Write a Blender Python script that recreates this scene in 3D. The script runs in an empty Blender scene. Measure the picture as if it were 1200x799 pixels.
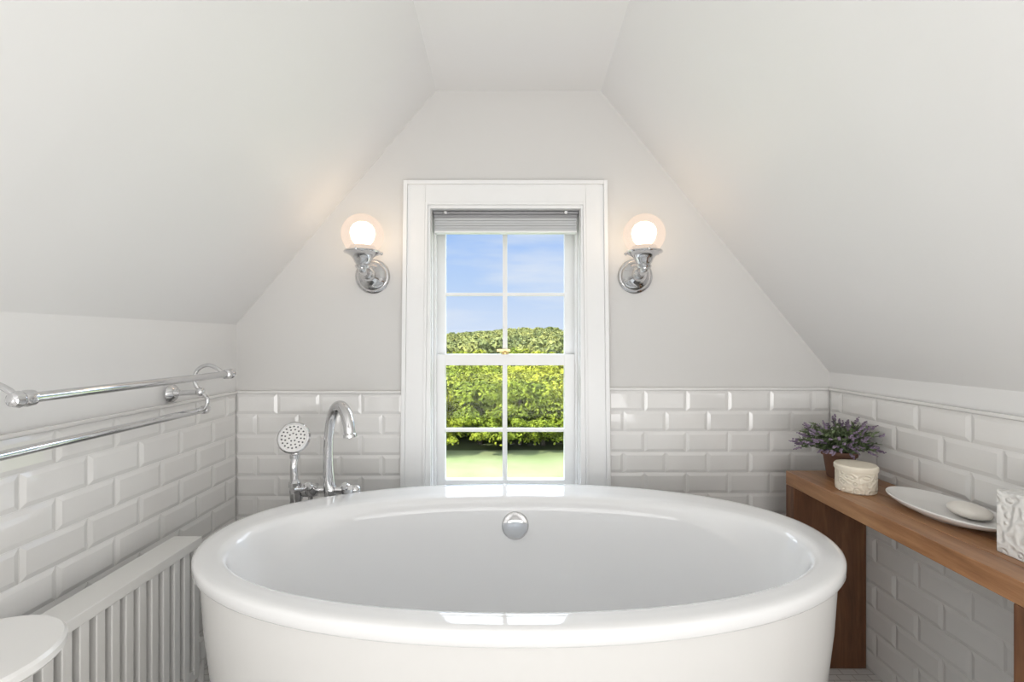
import bpy, math, random
import numpy as np
from mathutils import Vector, Matrix, noise
random.seed(7); rng=np.random.default_rng(7)
S=bpy.context.scene
S.view_settings.view_transform='Standard'
S.view_settings.look='None'
H=1.08; F=545.0

# ---------------------------------------------------------------- materials
def mat(name, col, rough=0.5, metal=0.0, coat=0.0, bump=None, spec=0.5, emis=None):
    m=bpy.data.materials.new(name); m.use_nodes=True
    nt=m.node_tree; b=nt.nodes['Principled BSDF']
    b.inputs['Base Color'].default_value=(*col,1); b.inputs['Roughness'].default_value=rough
    b.inputs['Metallic'].default_value=metal; b.inputs['Coat Weight'].default_value=coat
    b.inputs['Specular IOR Level'].default_value=spec
    if bump:
        sc,st,di=bump
        tc=nt.nodes.new('ShaderNodeTexCoord'); n=nt.nodes.new('ShaderNodeTexNoise')
        n.inputs['Scale'].default_value=sc; n.inputs['Detail'].default_value=4
        bp=nt.nodes.new('ShaderNodeBump'); bp.inputs['Strength'].default_value=st; bp.inputs['Distance'].default_value=di
        nt.links.new(tc.outputs['Object'],n.inputs['Vector']); nt.links.new(n.outputs['Fac'],bp.inputs['Height'])
        nt.links.new(bp.outputs['Normal'],b.inputs['Normal'])
    return m
def noise_color(m, scale, stops, stretch=(1,1,1), detail=5, rough=0.6, coord='Object', dist=0):
    nt=m.node_tree; b=nt.nodes['Principled BSDF']
    tc=nt.nodes.new('ShaderNodeTexCoord'); mp=nt.nodes.new('ShaderNodeMapping'); mp.inputs['Scale'].default_value=stretch
    n=nt.nodes.new('ShaderNodeTexNoise'); n.inputs['Scale'].default_value=scale; n.inputs['Detail'].default_value=detail
    n.inputs['Roughness'].default_value=rough; n.inputs['Distortion'].default_value=dist
    r=nt.nodes.new('ShaderNodeValToRGB'); cr=r.color_ramp
    while len(cr.elements)<len(stops): cr.elements.new(0.5)
    for e,(p,c) in zip(cr.elements,stops): e.position=p; e.color=(*c,1)
    nt.links.new(tc.outputs[coord],mp.inputs['Vector']); nt.links.new(mp.outputs[0],n.inputs['Vector'])
    nt.links.new(n.outputs['Fac'],r.inputs['Fac']); nt.links.new(r.outputs['Color'],b.inputs['Base Color'])
    return r
M={}
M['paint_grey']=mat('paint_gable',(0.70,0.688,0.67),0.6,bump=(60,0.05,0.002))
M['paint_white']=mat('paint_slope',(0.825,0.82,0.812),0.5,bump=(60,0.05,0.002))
M['trim']=mat('trim_paint',(0.88,0.88,0.875),0.28,bump=(25,0.03,0.001))
M['tile']=mat('tile_glaze',(0.80,0.79,0.77),0.05,bump=(9,0.10,0.004),coat=.3)
noise_color(M['tile'],3.0,[(0.3,(0.80,0.785,0.765)),(0.7,(0.85,0.84,0.82))])
M['grout']=mat('grout',(0.86,0.85,0.83),0.8,bump=(200,0.2,0.001))
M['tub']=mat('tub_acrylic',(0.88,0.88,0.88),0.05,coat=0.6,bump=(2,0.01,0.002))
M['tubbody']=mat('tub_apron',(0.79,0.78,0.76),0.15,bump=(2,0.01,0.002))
M['chrome']=mat('chrome',(0.68,0.68,0.69),0.06,metal=1,bump=(30,0.01,0.0005))
M['darkchrome']=mat('dark_nozzle_metal',(0.10,0.10,0.11),0.25,metal=1)  # near-black metal for the shower head nozzles
M['brass']=mat('brass',(0.75,0.55,0.25),0.25,metal=1)
M['enamel']=mat('radiator_enamel',(0.80,0.79,0.765),0.3,bump=(40,0.04,0.001))
M['ceramic']=mat('white_ceramic',(0.83,0.82,0.80),0.25,bump=(30,0.05,0.001))
M['cream']=mat('cream_wax',(0.84,0.77,0.64),0.5)
M['soap']=mat('soap',(0.84,0.80,0.74),0.45,bump=(8,0.1,0.002))
M['blind']=mat('blind_fabric',(0.56,0.57,0.58),0.7,bump=(300,0.2,0.001))
M['blindrail']=mat('blind_rail',(0.30,0.30,0.31),0.35,metal=0.6)
M['pot']=mat('terracotta_pot',(0.20,0.11,0.075),0.7,bump=(40,0.3,0.003))
M['soil']=mat('soil',(0.06,0.04,0.03),0.9)
M['lavleaf']=mat('lavender_leaf',(0.16,0.20,0.11),0.7)
noise_color(M['lavleaf'],25,[(0.3,(0.05,0.085,0.03)),(0.7,(0.20,0.25,0.13))])
M['lavflower']=mat('lavender_flower',(0.25,0.18,0.30),0.8)
noise_color(M['lavflower'],40,[(0.3,(0.13,0.09,0.15)),(0.7,(0.34,0.27,0.36))])
# wood
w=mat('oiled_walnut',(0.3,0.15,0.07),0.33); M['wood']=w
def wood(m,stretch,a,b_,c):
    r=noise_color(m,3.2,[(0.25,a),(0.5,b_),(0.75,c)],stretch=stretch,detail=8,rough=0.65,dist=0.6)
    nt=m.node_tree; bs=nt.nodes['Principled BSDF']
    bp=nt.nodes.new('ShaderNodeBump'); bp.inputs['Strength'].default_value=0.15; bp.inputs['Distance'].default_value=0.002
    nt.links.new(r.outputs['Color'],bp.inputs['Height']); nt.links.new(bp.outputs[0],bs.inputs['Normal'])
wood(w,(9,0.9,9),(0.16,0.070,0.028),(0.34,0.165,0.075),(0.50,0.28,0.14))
w2=mat('oiled_walnut_leg_shaded',(0.3,0.15,0.07),0.42); M['wood_shaded']=w2  # shade on the legs put into a darker walnut copy
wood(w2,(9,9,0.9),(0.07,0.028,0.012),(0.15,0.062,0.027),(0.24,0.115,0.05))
def embossed(name,col,scale,rough=0.5,dist=0.006,k=16):
    m=mat(name,col,rough); nt=m.node_tree; b=nt.nodes['Principled BSDF']
    tc=nt.nodes.new('ShaderNodeTexCoord'); v=nt.nodes.new('ShaderNodeTexVoronoi'); v.feature='SMOOTH_F1'; v.inputs['Scale'].default_value=scale
    ma=nt.nodes.new('ShaderNodeMath'); ma.operation='SINE'; mm=nt.nodes.new('ShaderNodeMath'); mm.operation='MULTIPLY'; mm.inputs[1].default_value=k
    nt.links.new(tc.outputs['Object'],v.inputs['Vector'])
    nt.links.new(v.outputs['Distance'],mm.inputs[0]); nt.links.new(mm.outputs[0],ma.inputs[0])
    bp=nt.nodes.new('ShaderNodeBump'); bp.inputs['Strength'].default_value=0.9; bp.inputs['Distance'].default_value=dist
    nt.links.new(ma.outputs[0],bp.inputs['Height']); nt.links.new(bp.outputs[0],b.inputs['Normal'])
    return m
M['emboss']=embossed('embossed_ceramic',(0.80,0.79,0.76),60,.5,.0015,14)
M['embosscream']=embossed('embossed_wax',(0.84,0.77,0.64),70,0.55,0.0012)
# floor
fm=mat('floor_mosaic',(0.7,0.7,0.7),0.25); nt=fm.node_tree
tc=nt.nodes.new('ShaderNodeTexCoord'); br=nt.nodes.new('ShaderNodeTexBrick')
br.inputs['Color1'].default_value=(0.80,0.79,0.77,1); br.inputs['Color2'].default_value=(0.74,0.73,0.71,1); br.inputs['Mortar'].default_value=(0.52,0.50,0.48,1)
br.inputs['Scale'].default_value=1; br.inputs['Brick Width'].default_value=0.05; br.inputs['Row Height'].default_value=0.025; br.inputs['Mortar Size'].default_value=0.0015
nt.links.new(tc.outputs['Object'],br.inputs['Vector']); nt.links.new(br.outputs['Color'],nt.nodes['Principled BSDF'].inputs['Base Color']); M['floor']=fm
def emission(name,col,st,transp=0.0):
    m=bpy.data.materials.new(name); m.use_nodes=True; nt=m.node_tree; nt.nodes.clear()
    o=nt.nodes.new('ShaderNodeOutputMaterial'); e=nt.nodes.new('ShaderNodeEmission'); e.inputs[0].default_value=(*col,1); e.inputs[1].default_value=st
    if transp>0:
        t=nt.nodes.new('ShaderNodeBsdfTransparent'); g=nt.nodes.new('ShaderNodeBsdfGlossy'); g.inputs['Roughness'].default_value=0.1
        mx=nt.nodes.new('ShaderNodeMixShader'); mx.inputs[0].default_value=transp
        m2=nt.nodes.new('ShaderNodeMixShader'); m2.inputs[0].default_value=0.05
        nt.links.new(e.outputs[0],mx.inputs[1]); nt.links.new(t.outputs[0],mx.inputs[2])
        nt.links.new(mx.outputs[0],m2.inputs[1]); nt.links.new(g.outputs[0],m2.inputs[2]); nt.links.new(m2.outputs[0],o.inputs[0])
    else: nt.links.new(e.outputs[0],o.inputs[0])
    return m
M['globe']=emission('frosted_globe_glass',(1.0,0.80,0.65),1.05,0.45)
M['bulb']=emission('lit_bulb',(1.0,0.79,0.56),11.5)
g=bpy.data.materials.new('window_glass'); g.use_nodes=True; nt=g.node_tree; nt.nodes.clear()
o=nt.nodes.new('ShaderNodeOutputMaterial'); t=nt.nodes.new('ShaderNodeBsdfTransparent'); gl=nt.nodes.new('ShaderNodeBsdfGlossy'); gl.inputs['Roughness'].default_value=0.0
mx=nt.nodes.new('ShaderNodeMixShader'); mx.inputs[0].default_value=0.012
nt.links.new(t.outputs[0],mx.inputs[1]); nt.links.new(gl.outputs[0],mx.inputs[2]); nt.links.new(mx.outputs[0],o.inputs[0]); M['glass']=g
def foliage(name,stops,scale,hue=None,hs=.1):
    m=mat(name,(0.1,0.15,0.03),0.8,spec=0.1); r=noise_color(m,scale,stops,detail=7,rough=0.75)
    if hue:   # species variation from tree to tree
        nt=m.node_tree; b=nt.nodes['Principled BSDF']; tc=nt.nodes.new('ShaderNodeTexCoord'); n=nt.nodes.new('ShaderNodeTexNoise'); n.inputs['Scale'].default_value=hs; n.inputs['Detail'].default_value=1
        rr=nt.nodes.new('ShaderNodeValToRGB'); rr.color_ramp.elements[0].position=.40; rr.color_ramp.elements[1].position=.60
        rr.color_ramp.elements[0].color=(*hue[0],1); rr.color_ramp.elements[1].color=(*hue[1],1)
        mu=nt.nodes.new('ShaderNodeMixRGB'); mu.blend_type='MULTIPLY'; mu.inputs[0].default_value=1
        nt.links.new(tc.outputs['Object'],n.inputs['Vector']); nt.links.new(n.outputs['Fac'],rr.inputs[0]); nt.links.new(r.outputs[0],mu.inputs[1]); nt.links.new(rr.outputs[0],mu.inputs[2]); nt.links.new(mu.outputs[0],b.inputs['Base Color'])
    return m
M['leafnear']=foliage('tree_leaves',[(0.36,(0.06,0.075,0.012)),(0.5,(0.17,0.19,0.020)),(0.62,(0.32,0.33,0.04))],0.7,((.60,.70,.6),(1.15,1.1,1.0)),.16)
M['leafhazy']=foliage('hazy_far_leaves',[(0.36,(0.085,0.100,0.038)),(0.5,(0.15,0.165,0.055)),(0.64,(0.22,0.22,0.075))],0.16,((.75,.82,.85),(1.15,1.1,.95)),.03)  # distance haze blended into the leaf colour, paler and less saturated
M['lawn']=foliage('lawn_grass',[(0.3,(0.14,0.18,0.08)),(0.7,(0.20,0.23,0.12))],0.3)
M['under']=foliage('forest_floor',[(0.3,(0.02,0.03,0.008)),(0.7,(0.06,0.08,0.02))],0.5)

# ---------------------------------------------------------------- mesh builder
class MB:
    def __init__(s): s.v=[]; s.f=[]; s.mi=[]; s.mats=[]
    def m(s,name):
        if name not in s.mats: s.mats.append(name)
        return s.mats.index(name)
    def add(s,vs,fs,mt):
        o=len(s.v); k=s.m(mt); s.v+= [tuple(x) for x in vs]; s.f+=[tuple(i+o for i in f) for f in fs]; s.mi+=[k]*len(fs)
    def box(s,x0,x1,y0,y1,z0,z1,mt):
        s.add([(x0,y0,z0),(x1,y0,z0),(x1,y1,z0),(x0,y1,z0),(x0,y0,z1),(x1,y0,z1),(x1,y1,z1),(x0,y1,z1)],
              [(0,3,2,1),(4,5,6,7),(0,1,5,4),(1,2,6,5),(2,3,7,6),(3,0,4,7)],mt)
    def rings(s,R,mt,cap0=True,cap1=True,closed=True):
        n=len(R[0]); vs=[p for r in R for p in r]; fs=[]
        for i in range(len(R)-1):
            for j in range(n):
                k=(j+1)%n; fs.append((i*n+j,i*n+k,(i+1)*n+k,(i+1)*n+j))
        if cap0: fs.append(tuple(range(n))[::-1])
        if cap1: fs.append(tuple((len(R)-1)*n+j for j in range(n)))
        s.add(vs,fs,mt)
    def lathe(s,prof,c,mt,axis=(0,0,1),n=40,sx=1,sy=1):
        q=Vector((0,0,1)).rotation_difference(Vector(axis).normalized()); c=Vector(c); R=[]
        for r,z in prof:
            R.append([c+q@Vector((r*sx*math.cos(2*math.pi*j/n),r*sy*math.sin(2*math.pi*j/n),z)) for j in range(n)])
        s.rings(R,mt)
    def sphere(s,c,r,mt,n=24,sc=(1,1,1)):
        R=[]
        for i in range(1,n//2):
            a=math.pi*i/(n//2)
            R.append([(c[0]+sc[0]*r*math.sin(a)*math.cos(2*math.pi*j/n),c[1]+sc[1]*r*math.sin(a)*math.sin(2*math.pi*j/n),c[2]-sc[2]*r*math.cos(a)) for j in range(n)])
        s.rings(R,mt)
    def tube(s,pts,rad,mt,n=16,smooth=8):
        P=[Vector(p) for p in pts]
        if not isinstance(rad,(list,tuple)): rad=[rad]*len(P)
        if len(P)>2 and smooth>1:
            Q=[];RR=[]
            for i in range(len(P)-1):
                a=P[max(i-1,0)];b=P[i];c=P[i+1];d=P[min(i+2,len(P)-1)]
                for k in range(smooth):
                    t=k/smooth
                    Q.append(0.5*((2*b)+(c-a)*t+(2*a-5*b+4*c-d)*t*t+(3*b-a-3*c+d)*t**3)); RR.append(rad[i]*(1-t)+rad[i+1]*t)
            Q.append(P[-1]);RR.append(rad[-1]); P=Q; rad=RR
        T=[(P[min(i+1,len(P)-1)]-P[max(i-1,0)]).normalized() for i in range(len(P))]
        u=T[0].orthogonal().normalized(); R=[]
        for i,p in enumerate(P):
            if i: u=T[i-1].rotation_difference(T[i])@u
            w_=T[i].cross(u)
            R.append([p+rad[i]*(math.cos(2*math.pi*j/n)*u+math.sin(2*math.pi*j/n)*w_) for j in range(n)])
        s.rings(R,mt)
    def obj(s,name,smooth=True,angle=35,bevel=0,seg=2,parent=None):
        me=bpy.data.meshes.new(name); me.from_pydata(s.v,[],s.f); me.update()
        for k in s.mats: me.materials.append(M[k])
        me.polygons.foreach_set('material_index',s.mi)
        if smooth:
            me.polygons.foreach_set('use_smooth',[True]*len(s.f)); me.set_sharp_from_angle(angle=math.radians(angle))
        ob=bpy.data.objects.new(name,me); S.collection.objects.link(ob)
        if bevel:
            b=ob.modifiers.new('bevel','BEVEL'); b.width=bevel; b.segments=seg; b.limit_method='ANGLE'; b.harden_normals=False
        if parent: ob.parent=parent
        return ob

# ---------------------------------------------------------------- room shell
XL,XR,YB,YR=-1.013,1.18,1.72,-2.0
ZC=2.001; KL,KR=1.136,0.960
CL,CR=-0.2745,0.3345
tl,tr=0.881,0.893
def taper(y): return 0.0237*(YB-y)
ox0,ox1,oz0,oz1=-0.290,0.256,0.50,1.560
b=MB()
V=[(XL,YB,0),(ox0,YB,0),(ox1,YB,0),(XR,YB,0),
   (XL,YB,KL),(CL,YB,ZC),(CR,YB,ZC),(XR,YB,KR),
   (ox0,YB,oz0),(ox1,YB,oz0),(ox1,YB,oz1),(ox0,YB,oz1)]
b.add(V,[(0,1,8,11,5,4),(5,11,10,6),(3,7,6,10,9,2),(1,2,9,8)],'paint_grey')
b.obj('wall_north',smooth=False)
b=MB(); b.add([(XL,YR,0),(XL,YB,0),(XL,YB,KL),(XL,YR,KL)],[(0,1,2,3)],'paint_white'); b.obj('wall_west',smooth=False)
b=MB(); b.add([(XR,YR,0),(XR,YB,0),(XR,YB,KR),(XR,YR,KR)],[(3,2,1,0)],'paint_white'); b.obj('wall_east',smooth=False)
tR=taper(YR)
b=MB(); b.add([(XL,YR,0),(XR,YR,0),(XR,YR,KR),(CR-tR,YR,ZC),(CL+tR,YR,ZC),(XL,YR,KL)],[(0,1,2,3,4,5)],'paint_white'); b.obj('wall_south',smooth=False)
b=MB()
N=12; vs=[];fs=[]
for i in range(N+1):
    y=YR+(YB-YR)*i/N; t=taper(y)
    vs+=[(XL,y,KL),(CL+t,y,ZC),(CR-t,y,ZC),(XR,y,KR)]
for i in range(N):
    for k in range(3): fs.append((i*4+k,i*4+k+1,i*4+k+5,i*4+k+4))
b.add(vs,fs,'paint_white'); b.obj('ceiling',smooth=False)
b=MB(); b.add([(XL,YR,0),(XR,YR,0),(XR,YB,0),(XL,YB,0)],[(0,1,2,3)],'floor'); b.obj('floor',smooth=False)

# tiles
def tiles(b,org,u,n,ulen,ztop,zbot,off=0.0):
    org=Vector(org);u=Vector(u);n=Vector(n); TW,TH,G=0.1545,0.0757,0.0020; row=0; z=ztop
    b.add([org+u*0+Vector((0,0,zbot))+n*0.0035,org+u*ulen+Vector((0,0,zbot))+n*0.0035,org+u*ulen+Vector((0,0,ztop))+n*0.0035,org+Vector((0,0,ztop))+n*0.0035],[(0,1,2,3)],'grout')
    while z>zbot+0.01:
        z1=z-G/2; z0=max(z-TH+G/2,zbot)
        a=-TW*2+off+(TW/2 if row%2 else 0)
        while a<ulen:
            a0=max(a+G/2,0.001);a1=min(a+TW-G/2,ulen-0.001); a+=TW
            if a1-a0<0.012 or z1-z0<0.008: continue
            iu=min(0.011,(a1-a0)*0.3); iz=min(0.011,(z1-z0)*0.3)
            def P(uu,zz,d): return org+u*uu+Vector((0,0,zz))+n*d
            tj=random.uniform(-0.0005,0.0005)
            vs=[P(a0,z0,.002),P(a1,z0,.002),P(a1,z1,.002),P(a0,z1,.002),P(a0,z0,.0042),P(a1,z0,.0042),P(a1,z1,.0042),P(a0,z1,.0042),
                P(a0+iu,z0+iz,.0074),P(a1-iu,z0+iz,.0074+tj),P(a1-iu,z1-iz,.0074+tj),P(a0+iu,z1-iz,.0074)]
            fs=[]
            for q in (0,4):
                for k in range(4): fs.append((q+k,q+(k+1)%4,q+4+(k+1)%4,q+4+k))
            fs.append((8,9,10,11)); b.add(vs,fs,'tile')
        z-=TH; row+=1
cx0,cx1=-0.410,0.372
b=MB()
tiles(b,(XL,YB,0),(1,0,0),(0,-1,0),cx0-XL+0.012,tl,0)
tiles(b,(cx1-0.012,YB,0),(1,0,0),(0,-1,0),XR-cx1+0.012,tr,0,off=0.1545-0.02)
tiles(b,(cx0,YB,0),(1,0,0),(0,-1,0),cx1-cx0,0.40,0)
b.obj('wall_tile_north',smooth=False)
b=MB(); tiles(b,(XL,YB-0.01,0),(0,-1,0),(1,0,0),3.7,tl,0,off=0.06); b.obj('wall_tile_west',smooth=False)
b=MB(); tiles(b,(XR,YB-0.01,0),(0,-1,0),(-1,0,0),3.7,tr,0,off=0.06); b.obj('wall_tile_east',smooth=False)
def trimbar(name,x0,x1,y0,y1,z):
    b=MB(); b.box(x0,x1,y0,y1,z,z+0.011,'tile'); b.obj(name,bevel=0.004,seg=3)
trimbar('trim_1',XL+.001,cx0+0.01,YB-0.012,YB-.001,tl)
trimbar('trim_2',cx1-0.01,XR-.001,YB-0.012,YB-.001,tr)
trimbar('trim_3',XL+.001,XL+0.013,YR,YB-.012,tl)
trimbar('trim_4',XR-0.013,XR-.001,YR,YB-.012,tr)

# ---------------------------------------------------------------- window
b=MB()
ys,yo=YB+0.0,YB+0.16
b.box(ox0-0.03,ox0,ys+.001,yo,oz0-.03,oz1+.03,'trim'); b.box(ox1,ox1+0.03,ys+.001,yo,oz0-.03,oz1+.03,'trim')
b.box(ox0,ox1,ys+.001,yo,oz1,oz1+0.03,'trim'); b.box(ox0,ox1,ys+.001,yo+.03,oz0-0.03,oz0,'trim')
for x0,x1 in((ox0,ox0+0.010),(ox1-0.010,ox1)): b.box(x0,x1,ys+0.042,ys+0.054,oz0,oz1,'trim')
def sash(y0,y1,z0,z1,gx0,gx1,gz0,gz1,mz):
    x0,x1=ox0+0.002,ox1-0.002
    b.box(x0,gx0,y0,y1,z0,z1,'trim'); b.box(gx1,x1,y0,y1,z0,z1,'trim')
    b.box(gx0,gx1,y0,y1,gz1,z1,'trim'); b.box(gx0,gx1,y0,y1,z0,gz0,'trim')
    mx_=(gx0+gx1)/2; ym=(y0+y1)/2
    b.box(mx_-0.009,mx_+0.009,y0+.004,y1-.004,gz0,gz1,'trim')
    b.box(gx0,gx1,y0+.005,y1-.005,mz-0.006,mz+0.006,'trim')
    b.add([(gx0,ym,gz0),(gx1,ym,gz0),(gx1,ym,gz1),(gx0,ym,gz1)],[(0,1,2,3)],'glass')
sash(YB+0.095,YB+0.125,0.985,oz1,-0.253,0.2115,1.024,1.50,1.258)
sash(YB+0.057,YB+0.090,oz0+.001,1.024,-0.249,0.207,0.5445,0.982,0.733)
b.lathe([(0.014,0),(0.014,0.008),(0.009,0.016)],(-0.02,YB+0.072,1.024),'brass',n=16)
b.box(-0.052,0.0,YB+0.062,YB+0.076,1.034,1.044,'brass')
win=b.obj('window_1',bevel=0.0012,seg=2)
# casing (slightly narrower at the head), concentric mouldings
b=MB()
zb,zt=0.44,1.660
def prism(a,y0,z0,z1):
    xb0,xb1,xt0,xt1=a; y1=YB-.0005
    b.add([(xb0,y0,z0),(xb1,y0,z0),(xb1,y1,z0),(xb0,y1,z0),(xt0,y0,z1),(xt1,y0,z1),(xt1,y1,z1),(xt0,y1,z1)],
          [(0,3,2,1),(4,5,6,7),(0,1,5,4),(1,2,6,5),(2,3,7,6),(3,0,4,7)],'trim')
LB,LT,RB,RT=-0.401,-0.388,0.366,0.353
for d0,d1,yy in ((0,.014,.032),(.014,.078,.024),(.078,.088,.027)):
    prism((LB+d0,LB+d1,LT+d0,LT+d1),YB-yy,zb,zt-d0)
    prism((RB-d1,RB-d0,RT-d1,RT-d0),YB-yy,zb,zt-d0)
    b.box(LT+d1,RT-d1,YB-yy,YB-.0005,zt-d1,zt-d0,'trim')
prism((LB+.088,ox0-.002,LT+.088,ox0-.002),YB-.020,zb,zt-.088)
prism((ox1+.002,RB-.088,ox1+.002,RT-.088),YB-.020,zb,zt-.088)
b.box(ox0-.002,ox1+.002,YB-.020,YB-.0005,oz1,zt-.088,'trim')
b.box(-0.42,0.385,YB-0.05,YB-.0005,0.455,0.499,'trim')
b.obj('trim_5',bevel=0.0008,seg=2)
# blind
b=MB()
b.box(ox0+.004,ox1-.004,YB+0.002,YB+0.040,1.545,1.556,'blindrail')
b.box(ox0+.006,ox1-.006,YB+0.004,YB+0.038,1.532,1.545,'blindrail')
for i in range(5):
    z=1.532-i*0.0095
    b.box(ox0+.009+0.001*(i%2),ox1-.009,YB+0.004+0.002*(i%2),YB+0.034,z-0.0093,z,'blind')
b.box(ox0+.008,ox1-.008,YB+0.003,YB+0.036,1.477,1.4845,'trim')
for x in (ox0+0.05,ox1-0.05): b.box(x-.006,x+.006,YB+0.0,YB+0.01,1.545,1.558,'chrome')
bl=b.obj('window_blind',bevel=0.002)

# ---------------------------------------------------------------- bathtub
TX,TY=0.019,1.166
def sup(a,bb,z,dy=0.0,n=160,p=2.12):
    r=[]
    for j in range(n):
        t=2*math.pi*j/n; c,s_=math.cos(t),math.sin(t)
        r.append((TX+a*math.copysign(abs(c)**(2/p),c),TY+dy+bb*math.copysign(abs(s_)**(2/p),s_),z))
    return r
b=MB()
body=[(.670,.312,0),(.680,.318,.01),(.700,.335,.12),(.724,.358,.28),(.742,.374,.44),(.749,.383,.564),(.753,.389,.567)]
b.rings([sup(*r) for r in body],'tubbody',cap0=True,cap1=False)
I=-.040
rim=[(.753,.389,.567),(.760,.396,.569),(.763,.399,.574),(.763,.399,.590),(.761,.397,.5955),(.756,.392,.599),(.748,.384,.6003),
     (.735,.369,.6005,I*.2),(.715,.338,.6003,I*.7),(.699,.313,.600,I),(.690,.304,.598,I),(.683,.297,.592,I),(.678,.292,.582,I),(.670,.287,.558,I),(.656,.281,.52,I),(.632,.272,.44,I),(.600,.262,.34,I),(.56,.247,.25,I*.8),(.50,.22,.19,I*.5),(.38,.17,.165),(.2,.09,.158),(.02,.01,.155)]
b.rings([sup(*r) for r in rim],'tub',cap0=False,cap1=True)
oc=(TX-0.004,TY+I+0.283,0.518)
b.lathe([(0.041,-0.02),(0.041,0.003),(0.039,0.006),(0.034,0.008),(0.010,0.0095)],oc,'chrome',axis=(0,-1,0.20),n=48)
b.lathe([(0.03,0),(0.03,0.006),(0.02,0.008)],(TX,TY,0.156),'chrome',n=32)
b.obj('bathtub',angle=50)

# ---------------------------------------------------------------- tub filler
b=MB(); fy=1.49
for x in(-0.685,-0.575):
    b.lathe([(0.035,0.001),(0.035,0.008),(0.02,0.014),(0.013,0.02),(0.013,0.56),(0.019,0.57),(0.021,0.60),(0.016,0.615)],(x,fy,0),'chrome',n=24)
b.tube([(-0.70,fy,0.60),(-0.50,fy,0.60)],0.012,'chrome')
b.lathe([(0.022,-0.02),(0.024,0),(0.020,0.02)],(-0.64,fy,0.60),'chrome',axis=(1,0,0))
for x in(-0.63,-0.515):
    b.lathe([(0.017,0),(0.019,0.015),(0.012,0.03),(0.014,0.04),(0.008,0.05)],(x,fy-0.01,0.595),'chrome',axis=(0,-0.7,0.7),n=24)
b.tube([(-0.515,fy-.03,0.615),(-0.50,fy-.06,0.622),(-0.485,fy-.08,0.632)],[.006,.006,.008],'chrome')
b.tube([(-0.63,fy-.03,0.615),(-0.645,fy-.055,0.618),(-0.66,fy-.075,0.622)],[.006,.006,.008],'chrome')
b.sphere((-0.497,fy,0.60),0.018,'chrome',n=20)
b.tube([(-.578,fy,.60),(-.583,fy,.68),(-.582,fy,.76),(-.572,fy-.005,.825),(-.553,fy-.02,.862),(-.528,fy-.04,.872),(-.506,fy-.06,.855),(-.492,fy-.075,.825),(-.486,fy-.08,.795)],
       [.020,.016,.0145,.0155,.017,.018,.0185,.018,.0165],'chrome',n=24)
b.lathe([(0.0165,0),(0.020,-.004),(0.020,-.012),(0.015,-.014)],(-.486,fy-.08,.797),'chrome',axis=(-0.1,0.05,1),n=24)
ax=Vector((0.15,-0.9,0.35)).normalized(); hc=Vector((-.688,fy-.01,.768))
b.lathe([(0.012,-.045),(0.030,-.030),(0.046,-.012),(0.050,-.002),(0.050,0.004),(0.046,0.008)],hc,'chrome',axis=ax,n=40)
b.lathe([(0.040,0),(0.040,0.0105),(0.02,0.012)],hc,'ceramic',axis=ax,n=40)
q=Vector((0,0,1)).rotation_difference(ax)
for rr,k in((0.034,18),(0.024,12),(0.012,7)):
    for i in range(k):
        a=2*math.pi*i/k; p=hc+q@Vector((rr*math.cos(a),rr*math.sin(a),0.0115)); b.sphere(p,0.0028,'darkchrome',n=8)
b.tube([(-.690,fy+.012,.745),(-.692,fy+.012,.715),(-.693,fy,.68),(-.692,fy,.64),(-.690,fy,.605)],[.018,.013,.011,.012,.013],'chrome',n=20)
b.lathe([(.019,0),(.019,.014),(.014,.02)],(-.690,fy,.61),'chrome',n=24)
b.lathe([(.0155,0),(.0155,.012)],(-.6925,fy+.005,.70),'chrome',n=24)
b.tube([(-.690,fy,.60),(-.72,fy+.03,.50),(-.74,fy+.03,.30),(-.70,fy+.03,.14),(-.65,fy+.02,.30),(-.64,fy,.585)],.007,'chrome')
b.obj('tub_faucet')

# ---------------------------------------------------------------- towel bars
b=MB()
ux,uz=-.850,.977; lx,lz=-.930,.868
b.tube([(ux,.80,uz),(ux,1.40,uz)],.0095,'chrome',n=20)
b.tube([(lx,.74,lz),(lx,1.42,lz)],.0095,'chrome',n=20)
for y,s_ in((.815,-1),(1.40,1)):
    b.lathe([(.0095,-.015),(.014,-.012),(.015,0),(.012,.006),(.015,.012),(.012,.022),(.005,.026)],(ux,y,uz),'chrome',axis=(0,s_,0),n=24)
for y,s_ in((.74,-1),(1.42,1)):
    b.lathe([(.0095,-.015),(.013,-.012),(.014,0),(.010,.010),(.004,.014)],(lx,y,lz),'chrome',axis=(0,s_,0),n=24)
for y in(.80,1.375):
    fz=.922
    b.lathe([(.027,.010),(.027,.014),(.022,.020),(.013,.026),(.010,.035)],(XL,y,fz),'chrome',axis=(1,0,0),n=32)
    b.tube([(XL+.03,y,fz),(XL+.075,y,fz+.002),(XL+.095,y,fz+.004)],[.008,.008,.010],'chrome')
    b.sphere((XL+.097,y,fz+.004),.013,'chrome',n=20)
    b.tube([(XL+.097,y,fz+.004),(XL+.080,y,fz+.035),(XL+.088,y,fz+.068),(XL+.118,y,fz+.083),(XL+.148,y,fz+.072),(ux,y,uz+.004)],.0055,'chrome')
    b.tube([(XL+.097,y,fz+.004),(XL+.118,y,fz-.018),(XL+.110,y,fz-.045),(lx+.004,y,lz+.004)],.0055,'chrome')
b.obj('towel_rack')

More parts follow.
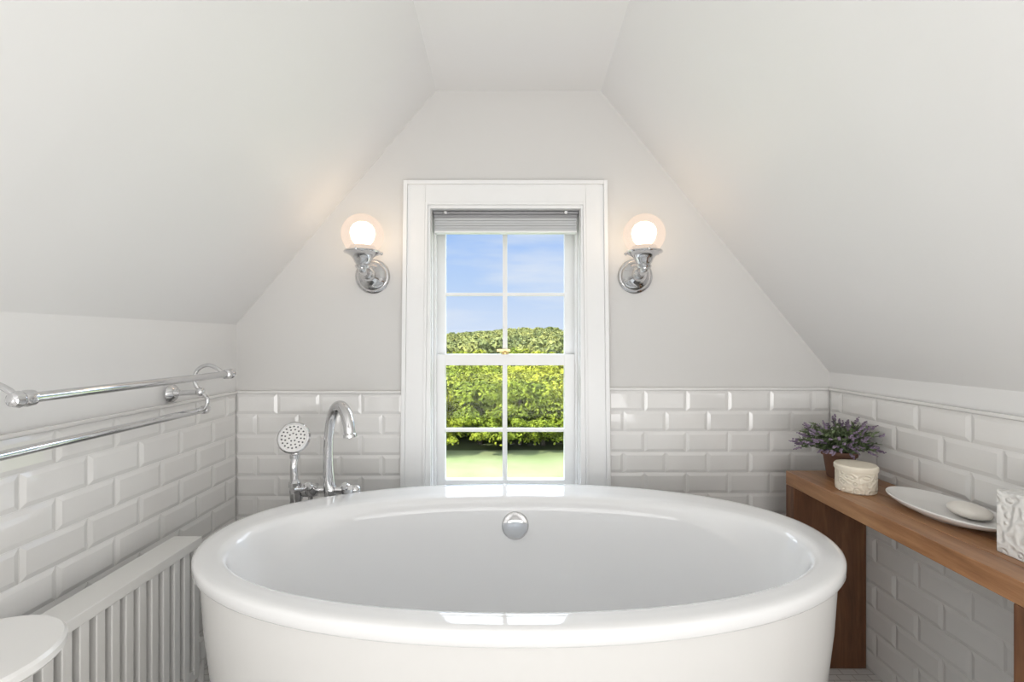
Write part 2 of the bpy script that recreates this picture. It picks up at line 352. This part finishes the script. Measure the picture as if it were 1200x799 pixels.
# ---------------------------------------------------------------- sconces
def sconce(name,X):
    b=MB(); zc=1.3135; gy=1.60; gz=1.441
    b.lathe([(.064,.001),(.064,.007),(.060,.012),(.055,.014),(.052,.020),(.040,.028),(.030,.034),(.024,.046),(.014,.052)],(X,YB,zc),'chrome',axis=(0,-1,0),n=48)
    b.tube([(X,YB-.045,zc),(X,YB-.085,zc+.000),(X,gy-.004,zc+.010),(X,gy,zc+.036)],[.014,.013,.015,.018],'chrome')
    b.sphere((X,YB-.055,zc),.025,'chrome')
    b.lathe([(.012,.018),(.022,.022),(.026,.029),(.022,.036),(.027,.042),(.031,.052),(.038,.062),(.050,.070),(.061,.074),(.063,.077),(.061,.081),(.052,.083),(.046,.080),(.045,.092),(.041,.098)],(X,gy,zc-.010),'chrome',n=48)
    for i in range(3):
        a=2*math.pi*i/3+.5
        b.sphere((X+.064*math.cos(a),gy+.064*math.sin(a),zc+.068),.006,'chrome',n=12)
    b.sphere((X,gy,gz),.071,'globe',n=48)
    b.lathe([(.012,-.052),(.022,-.040),(.036,-.022),(.042,0),(.040,.016),(.031,.030),(.018,.038),(.002,.041)],(X,gy,gz+.004),'bulb',n=32)
    b.obj(name)
sconce('wall_sconce',-.508); sconce('wall_sconce.001',.460)

# ---------------------------------------------------------------- console shelf
b=MB(); cz=.639
xs=[.930,.994,1.058,1.120,1.169]
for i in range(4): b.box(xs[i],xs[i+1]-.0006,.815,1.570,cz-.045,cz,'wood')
b.box(.930,1.169,1.527,1.5695,0,cz-.0455,'wood_shaded')
b.box(.930,1.169,.8155,.860,0,cz-.0455,'wood_shaded')
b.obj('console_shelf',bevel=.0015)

# candle
b=MB(); cc=(1.012,1.362,cz)
b.lathe([(.046,0),(.050,.003),(.051,.010),(.051,.060)],cc,'embosscream',n=64)
b.lathe([(.052,.060),(.054,.064),(.054,.074),(.051,.078),(.02,.080)],cc,'cream',n=64)
b.obj('candle_jar')
# tray
b=MB()
b.lathe([(.50,0),(.56,.004),(.80,.012),(.98,.024),(1.0,.028),(.98,.030),(.92,.027),(.78,.019),(.5,.015),(.05,.014)],(1.080,1.158,cz),'ceramic',n=72,sx=.082,sy=.150)
b.obj('oval_tray')
b=MB(); b.sphere((1.100,1.115,cz+.0145+.0172),.041,'soap',n=32,sc=(.85,1.15,.42)); b.obj('soap_bar')
# tissue box
b=MB(); x0,x1,y0,y1,z0,z1=1.015,1.140,.838,.972,cz,cz+.130
b.box(x0,x1,y0,y1,z0,z1,'emboss')
b.lathe([(.55,-.001),(.6,.004),(.5,.005),(.45,.001)],((x0+x1)/2,(y0+y1)/2,z1),'ceramic',n=40,sx=.07,sy=.09)
b.obj('tissue_box_cover',bevel=.006,seg=3)
# lavender
b=MB(); pc=Vector((1.055,1.492,cz))
b.lathe([(.030,0),(.034,.004),(.044,.070),(.050,.072),(.050,.088),(.043,.088),(.040,.076)],pc,'pot',n=32)
b.lathe([(.041,.070),(.02,.078)],pc,'soil',n=20)
for i in range(230):
    a=random.uniform(0,2*math.pi); sp=random.uniform(0.1,1)**.6; hh=random.uniform(.015,.10)*(1.2-.5*sp)
    r=.108*sp; bx=pc+Vector((.02*math.cos(a),.02*math.sin(a),.078))
    tip=bx+Vector((r*math.cos(a),r*math.sin(a)*.65,hh)); tip.x=min(tip.x,1.160)
    mid=(bx+tip)/2+Vector((0,0,.018))
    b.tube([bx,mid,tip],[.0014,.0012,.0009],'lavleaf',n=4,smooth=3)
    for k in range(11):
        t=.15+.85*k/11; p=(1-t)**2*bx+2*t*(1-t)*mid+t*t*tip
        d=Vector((random.uniform(-1,1),random.uniform(-1,1),random.uniform(.0,1.1))).normalized(); L=random.uniform(.013,.026)
        s_=d.orthogonal().normalized()*.0026; q_=p+d*L
        if q_.x>1.168: q_.x=1.168
        b.add([p-s_,p+d*L*.5-s_*1.3,q_,p+d*L*.5+s_*1.3],[(0,1,2,3)],'lavleaf')
    if random.random()<.55 :
        dr=(tip-mid).normalized()
        for k in range(6):
            p=tip+dr*(.004*k)+Vector([random.uniform(-.002,.002) for _ in range(3)]); p.x=min(p.x,1.163)
            b.sphere(p,.0050*(1-.09*k),'lavflower',n=6)
b.obj('potted_lavender',angle=80)

# ---------------------------------------------------------------- radiator
b=MB(); rx0,rx1=-.949,-.870; rz0,rz1=.13,.526; ry0,ry1=.55,1.313
b.box(rx0,rx1,ry0,ry1,rz1-.026,rz1,'enamel'); b.box(rx0+.008,rx1-.008,ry0,ry1,rz0,rz0+.035,'enamel')
y=ry1-.024
while y>ry0:
    b.box(rx0+.004,rx1-.006,y,y+.022,rz0+.02,rz1-.025,'enamel'); y-=.038
b.box(rx0+.03,rx0+.034,ry0,ry1-.01,rz0+.02,rz1-.03,'enamel')
for y in(ry0+.08,ry1-.12):
    b.box(XL+.009,rx0+.002,y,y+.03,.40,.43,'enamel'); b.box(rx0+.02,rx1-.02,y,y+.03,0,rz0+.001,'enamel')
b.obj('radiator',bevel=.004,seg=3)
b=MB()
b.tube([(-.91,1.312,.15),(-.91,1.36,.15),(-.91,1.365,.10),(-.91,1.365,0.0)],.010,'enamel')
b.lathe([(.016,0),(.018,.01),(.018,.04),(.014,.05)],(-.91,1.365,.15),'ceramic',n=24)
b.obj('radiator_valve')

# pedestal side table
b=MB()
b.lathe([(.070,0),(.080,.004),(.080,.014),(.05,.026),(.024,.06),(.018,.15),(.018,.45),(.024,.55),(.05,.588),(.095,.596),(.108,.601),(.112,.606),(.112,.616),(.108,.621),(.02,.621)],(-.790,.668,0),'ceramic',n=64)
b.obj('side_table')

# ---------------------------------------------------------------- added fill lights: one bounced off the ceiling, one from the rear
def area(name,loc,rot,sx,sy,e,col):
    l=bpy.data.lights.new(name,'AREA'); l.shape='RECTANGLE'; l.size=sx; l.size_y=sy; l.energy=e; l.color=col
    o=bpy.data.objects.new(name,l); o.location=loc; o.rotation_euler=rot; S.collection.objects.link(o); return o
rl=area('rear_fill_light',(.08,-1.75,.72),(0,0,0),1.9,1.0,13.5,(1,.992,.985))  # added fill behind the camera
rl.rotation_euler=Vector((0,1,.28)).to_track_quat('-Z','Y').to_euler()
bn=area('bounce_fill_light',(.08,-.60,.60),(0,0,0),1.8,.9,18,(1,.992,.985))  # added upward fill to brighten ceiling and slopes
bn.rotation_euler=Vector((0,.36,1)).to_track_quat('-Z','Y').to_euler()
p=area('window_portal',((ox0+ox1)/2,YB+.15,(oz0+oz1)/2),(math.radians(-90),0,0),ox1-ox0,oz1-oz0,1,(1,1,1)); p.data.cycles.is_portal=True

# ---------------------------------------------------------------- outdoors
def gz_(x,y):
    base=-7.0+max(0,y-60)*.018
    return base+ .8*noise.noise(Vector((x*.02,y*.02,3)))*min(1,max(0,(y-45)/60))
def hill(x,y): return max(0,min(1,(y-230)/250))*(9*noise.noise(Vector((x*.008+5.3,y*.003,9)))+1.5)
b=MB(); nx,ny=50,70; vs=[];fs=[];fu=[]
for j in range(ny+1):
    y=6+700*(j/ny)**2
    for i in range(nx+1):
        x=(i/nx-.5)*2*(30+y*.9); vs.append((x,y,gz_(x,y)+hill(x,y)))
for j in range(ny):
    for i in range(nx):
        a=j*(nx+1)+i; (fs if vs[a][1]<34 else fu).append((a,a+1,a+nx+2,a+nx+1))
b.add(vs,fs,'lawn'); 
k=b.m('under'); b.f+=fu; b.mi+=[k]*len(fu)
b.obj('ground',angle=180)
def crown(cx,cy,g,r,h,nl,ls,k=12,low=.35):
    d0=rng.normal(0,1,(k,3)); d0/=np.linalg.norm(d0,axis=1)[:,None]; d0[:,2]=np.abs(d0[:,2])*1.2-low
    R=np.array([r*.68,r*.68,h*.36]); C=np.array([cx,cy,g+h*.50])
    cen=C+d0*R; rad=rng.uniform(.26,.42,k)*r
    idx=rng.integers(0,k,nl); d=rng.normal(0,1,(nl,3)); d/=np.linalg.norm(d,axis=1)[:,None]; d[:,2]=np.where(d[:,2]<-.3,-d[:,2],d[:,2])
    p=cen[idx]+d*(rad[idx][:,None]*rng.uniform(.75,1.08,nl)[:,None])*np.array([1,1,.8])
    n=d+rng.normal(0,.40,(nl,3)); n/=np.linalg.norm(n,axis=1)[:,None]
    u=np.cross(n,rng.normal(0,1,(nl,3))); u/=np.linalg.norm(u,axis=1)[:,None]; v=np.cross(n,u); s_=ls*rng.uniform(.6,1.3,nl)[:,None]
    return np.stack([p-u*s_,p-v*s_*.6,p+u*s_,p+v*s_*.6],1).reshape(-1,3)
def leafmesh(name,allv,mt):
    A=np.concatenate(allv); nq=len(A)//4
    me=bpy.data.meshes.new(name); me.vertices.add(len(A)); me.vertices.foreach_set('co',A.astype(np.float32).ravel())
    me.loops.add(nq*4); me.loops.foreach_set('vertex_index',np.arange(nq*4,dtype=np.int32)); me.polygons.add(nq); me.polygons.foreach_set('loop_start',np.arange(0,nq*4,4,dtype=np.int32))
    me.update(calc_edges=True); me.materials.append(M[mt])
    o=bpy.data.objects.new(name,me); S.collection.objects.link(o); return o
allv=[];trees=[]
for i in range(240):
    y=35+78*(i/240)**1.35; x=random.uniform(-.47,.47)*y
    r=random.uniform(2.2,4.4); h=random.uniform(4.0,5.6)+r*.45
    trees.append((x,y,h,r))
for x,y,h,r in trees: allv.append(crown(x,y,gz_(x,y),r,h,2600 if y<60 else 1200,.15 if y<60 else .26,14,.75))
for i in range(120):
    y=random.uniform(32,46); x=random.uniform(-.5,.5)*y; allv.append(crown(x,y,-7,random.uniform(1.4,2.2),random.uniform(1.6,3.8),1000,.12,8,.6))
grove=leafmesh('tree_grove',allv,'leafnear')
b=MB(); M['bark']=mat('bark',(.08,.06,.04),.9,bump=(10,.5,.02))
for x,y,h,r in trees[:140]:
    g0=gz_(x,y); b.tube([(x,y,g0-.3),(x+.1,y,g0+h*.35),(x,y,g0+h*.6)],[.20,.15,.08],'bark',n=7,smooth=2)
tk=b.obj('trunks'); tk.parent=grove
allv=[]
for i in range(1300):
    y=130+420*(i/1300)**.8; x=random.uniform(-.47,.47)*y
    allv.append(crown(x,y,gz_(x,y)+hill(x,y),random.uniform(4,7),random.uniform(4.8,8),190,.75,9))
leafmesh('distant_forest',allv,'leafhazy')
sun=bpy.data.lights.new('sun','SUN'); sun.energy=9; sun.angle=.01; sun.color=(1,.95,.82)
so=bpy.data.objects.new('sun',sun); so.rotation_euler=Vector((.75,.35,-.60)).to_track_quat('-Z','Y').to_euler(); S.collection.objects.link(so)

# world sky: pale blue near the horizon, strength raised higher up to add tub glints and daylight
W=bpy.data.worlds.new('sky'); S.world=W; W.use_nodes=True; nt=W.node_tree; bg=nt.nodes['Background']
tc=nt.nodes.new('ShaderNodeTexCoord'); sp=nt.nodes.new('ShaderNodeSeparateXYZ'); nt.links.new(tc.outputs['Generated'],sp.inputs[0])
r=nt.nodes.new('ShaderNodeValToRGB'); cr=r.color_ramp
st=[(0.0,(.10,.13,.07)),(.499,(.10,.13,.07)),(.503,(.68,.78,.94)),(.56,(.49,.66,.94)),(.61,(.38,.57,.93)),(.64,(.8,.9,1)),(1.0,(.8,.88,1))]
while len(cr.elements)<len(st): cr.elements.new(.5)
for e,(p_,c) in zip(cr.elements,st): e.position=p_; e.color=(*c,1)
mr=nt.nodes.new('ShaderNodeMapRange'); mr.inputs[1].default_value=-1; mr.inputs[2].default_value=1
nt.links.new(sp.outputs['Z'],mr.inputs[0]); nt.links.new(mr.outputs[0],r.inputs['Fac'])
mp=nt.nodes.new('ShaderNodeMapping'); mp.inputs['Scale'].default_value=(1.2,1.2,7); mp.inputs['Location'].default_value=(.35,0,.4); nt.links.new(tc.outputs['Generated'],mp.inputs[0])
nz=nt.nodes.new('ShaderNodeTexNoise'); nz.inputs['Scale'].default_value=2.2; nz.inputs['Detail'].default_value=6; nt.links.new(mp.outputs[0],nz.inputs['Vector'])
cm=nt.nodes.new('ShaderNodeMapRange'); cm.inputs[1].default_value=.45; cm.inputs[2].default_value=.65; cm.inputs[3].default_value=0; cm.inputs[4].default_value=.7; nt.links.new(nz.outputs['Fac'],cm.inputs[0])
up=nt.nodes.new('ShaderNodeMapRange'); up.inputs[1].default_value=0.0; up.inputs[2].default_value=.02; nt.links.new(sp.outputs['Z'],up.inputs[0])
mu=nt.nodes.new('ShaderNodeMath'); mu.operation='MULTIPLY'; nt.links.new(cm.outputs[0],mu.inputs[0]); nt.links.new(up.outputs[0],mu.inputs[1])
mixc=nt.nodes.new('ShaderNodeMixRGB'); mixc.inputs[2].default_value=(.78,.84,.93,1); nt.links.new(mu.outputs[0],mixc.inputs[0]); nt.links.new(r.outputs[0],mixc.inputs[1])
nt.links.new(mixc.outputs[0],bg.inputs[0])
ms=nt.nodes.new('ShaderNodeMapRange'); ms.inputs[1].default_value=.235; ms.inputs[2].default_value=.29; ms.inputs[3].default_value=1; ms.inputs[4].default_value=6.0  # added brightness above the view, feeds rim reflections and room daylight
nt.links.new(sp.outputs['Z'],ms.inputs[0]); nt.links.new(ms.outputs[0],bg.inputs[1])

# camera
c=bpy.data.cameras.new('camera'); c.sensor_width=36; c.lens=F/1200*36; c.shift_x=2/1200; c.shift_y=-1.5/1200; c.clip_start=.03; c.clip_end=2000
co=bpy.data.objects.new('camera',c); co.location=(0,0,H); co.rotation_euler=(math.radians(90),0,0); S.collection.objects.link(co); S.camera=co
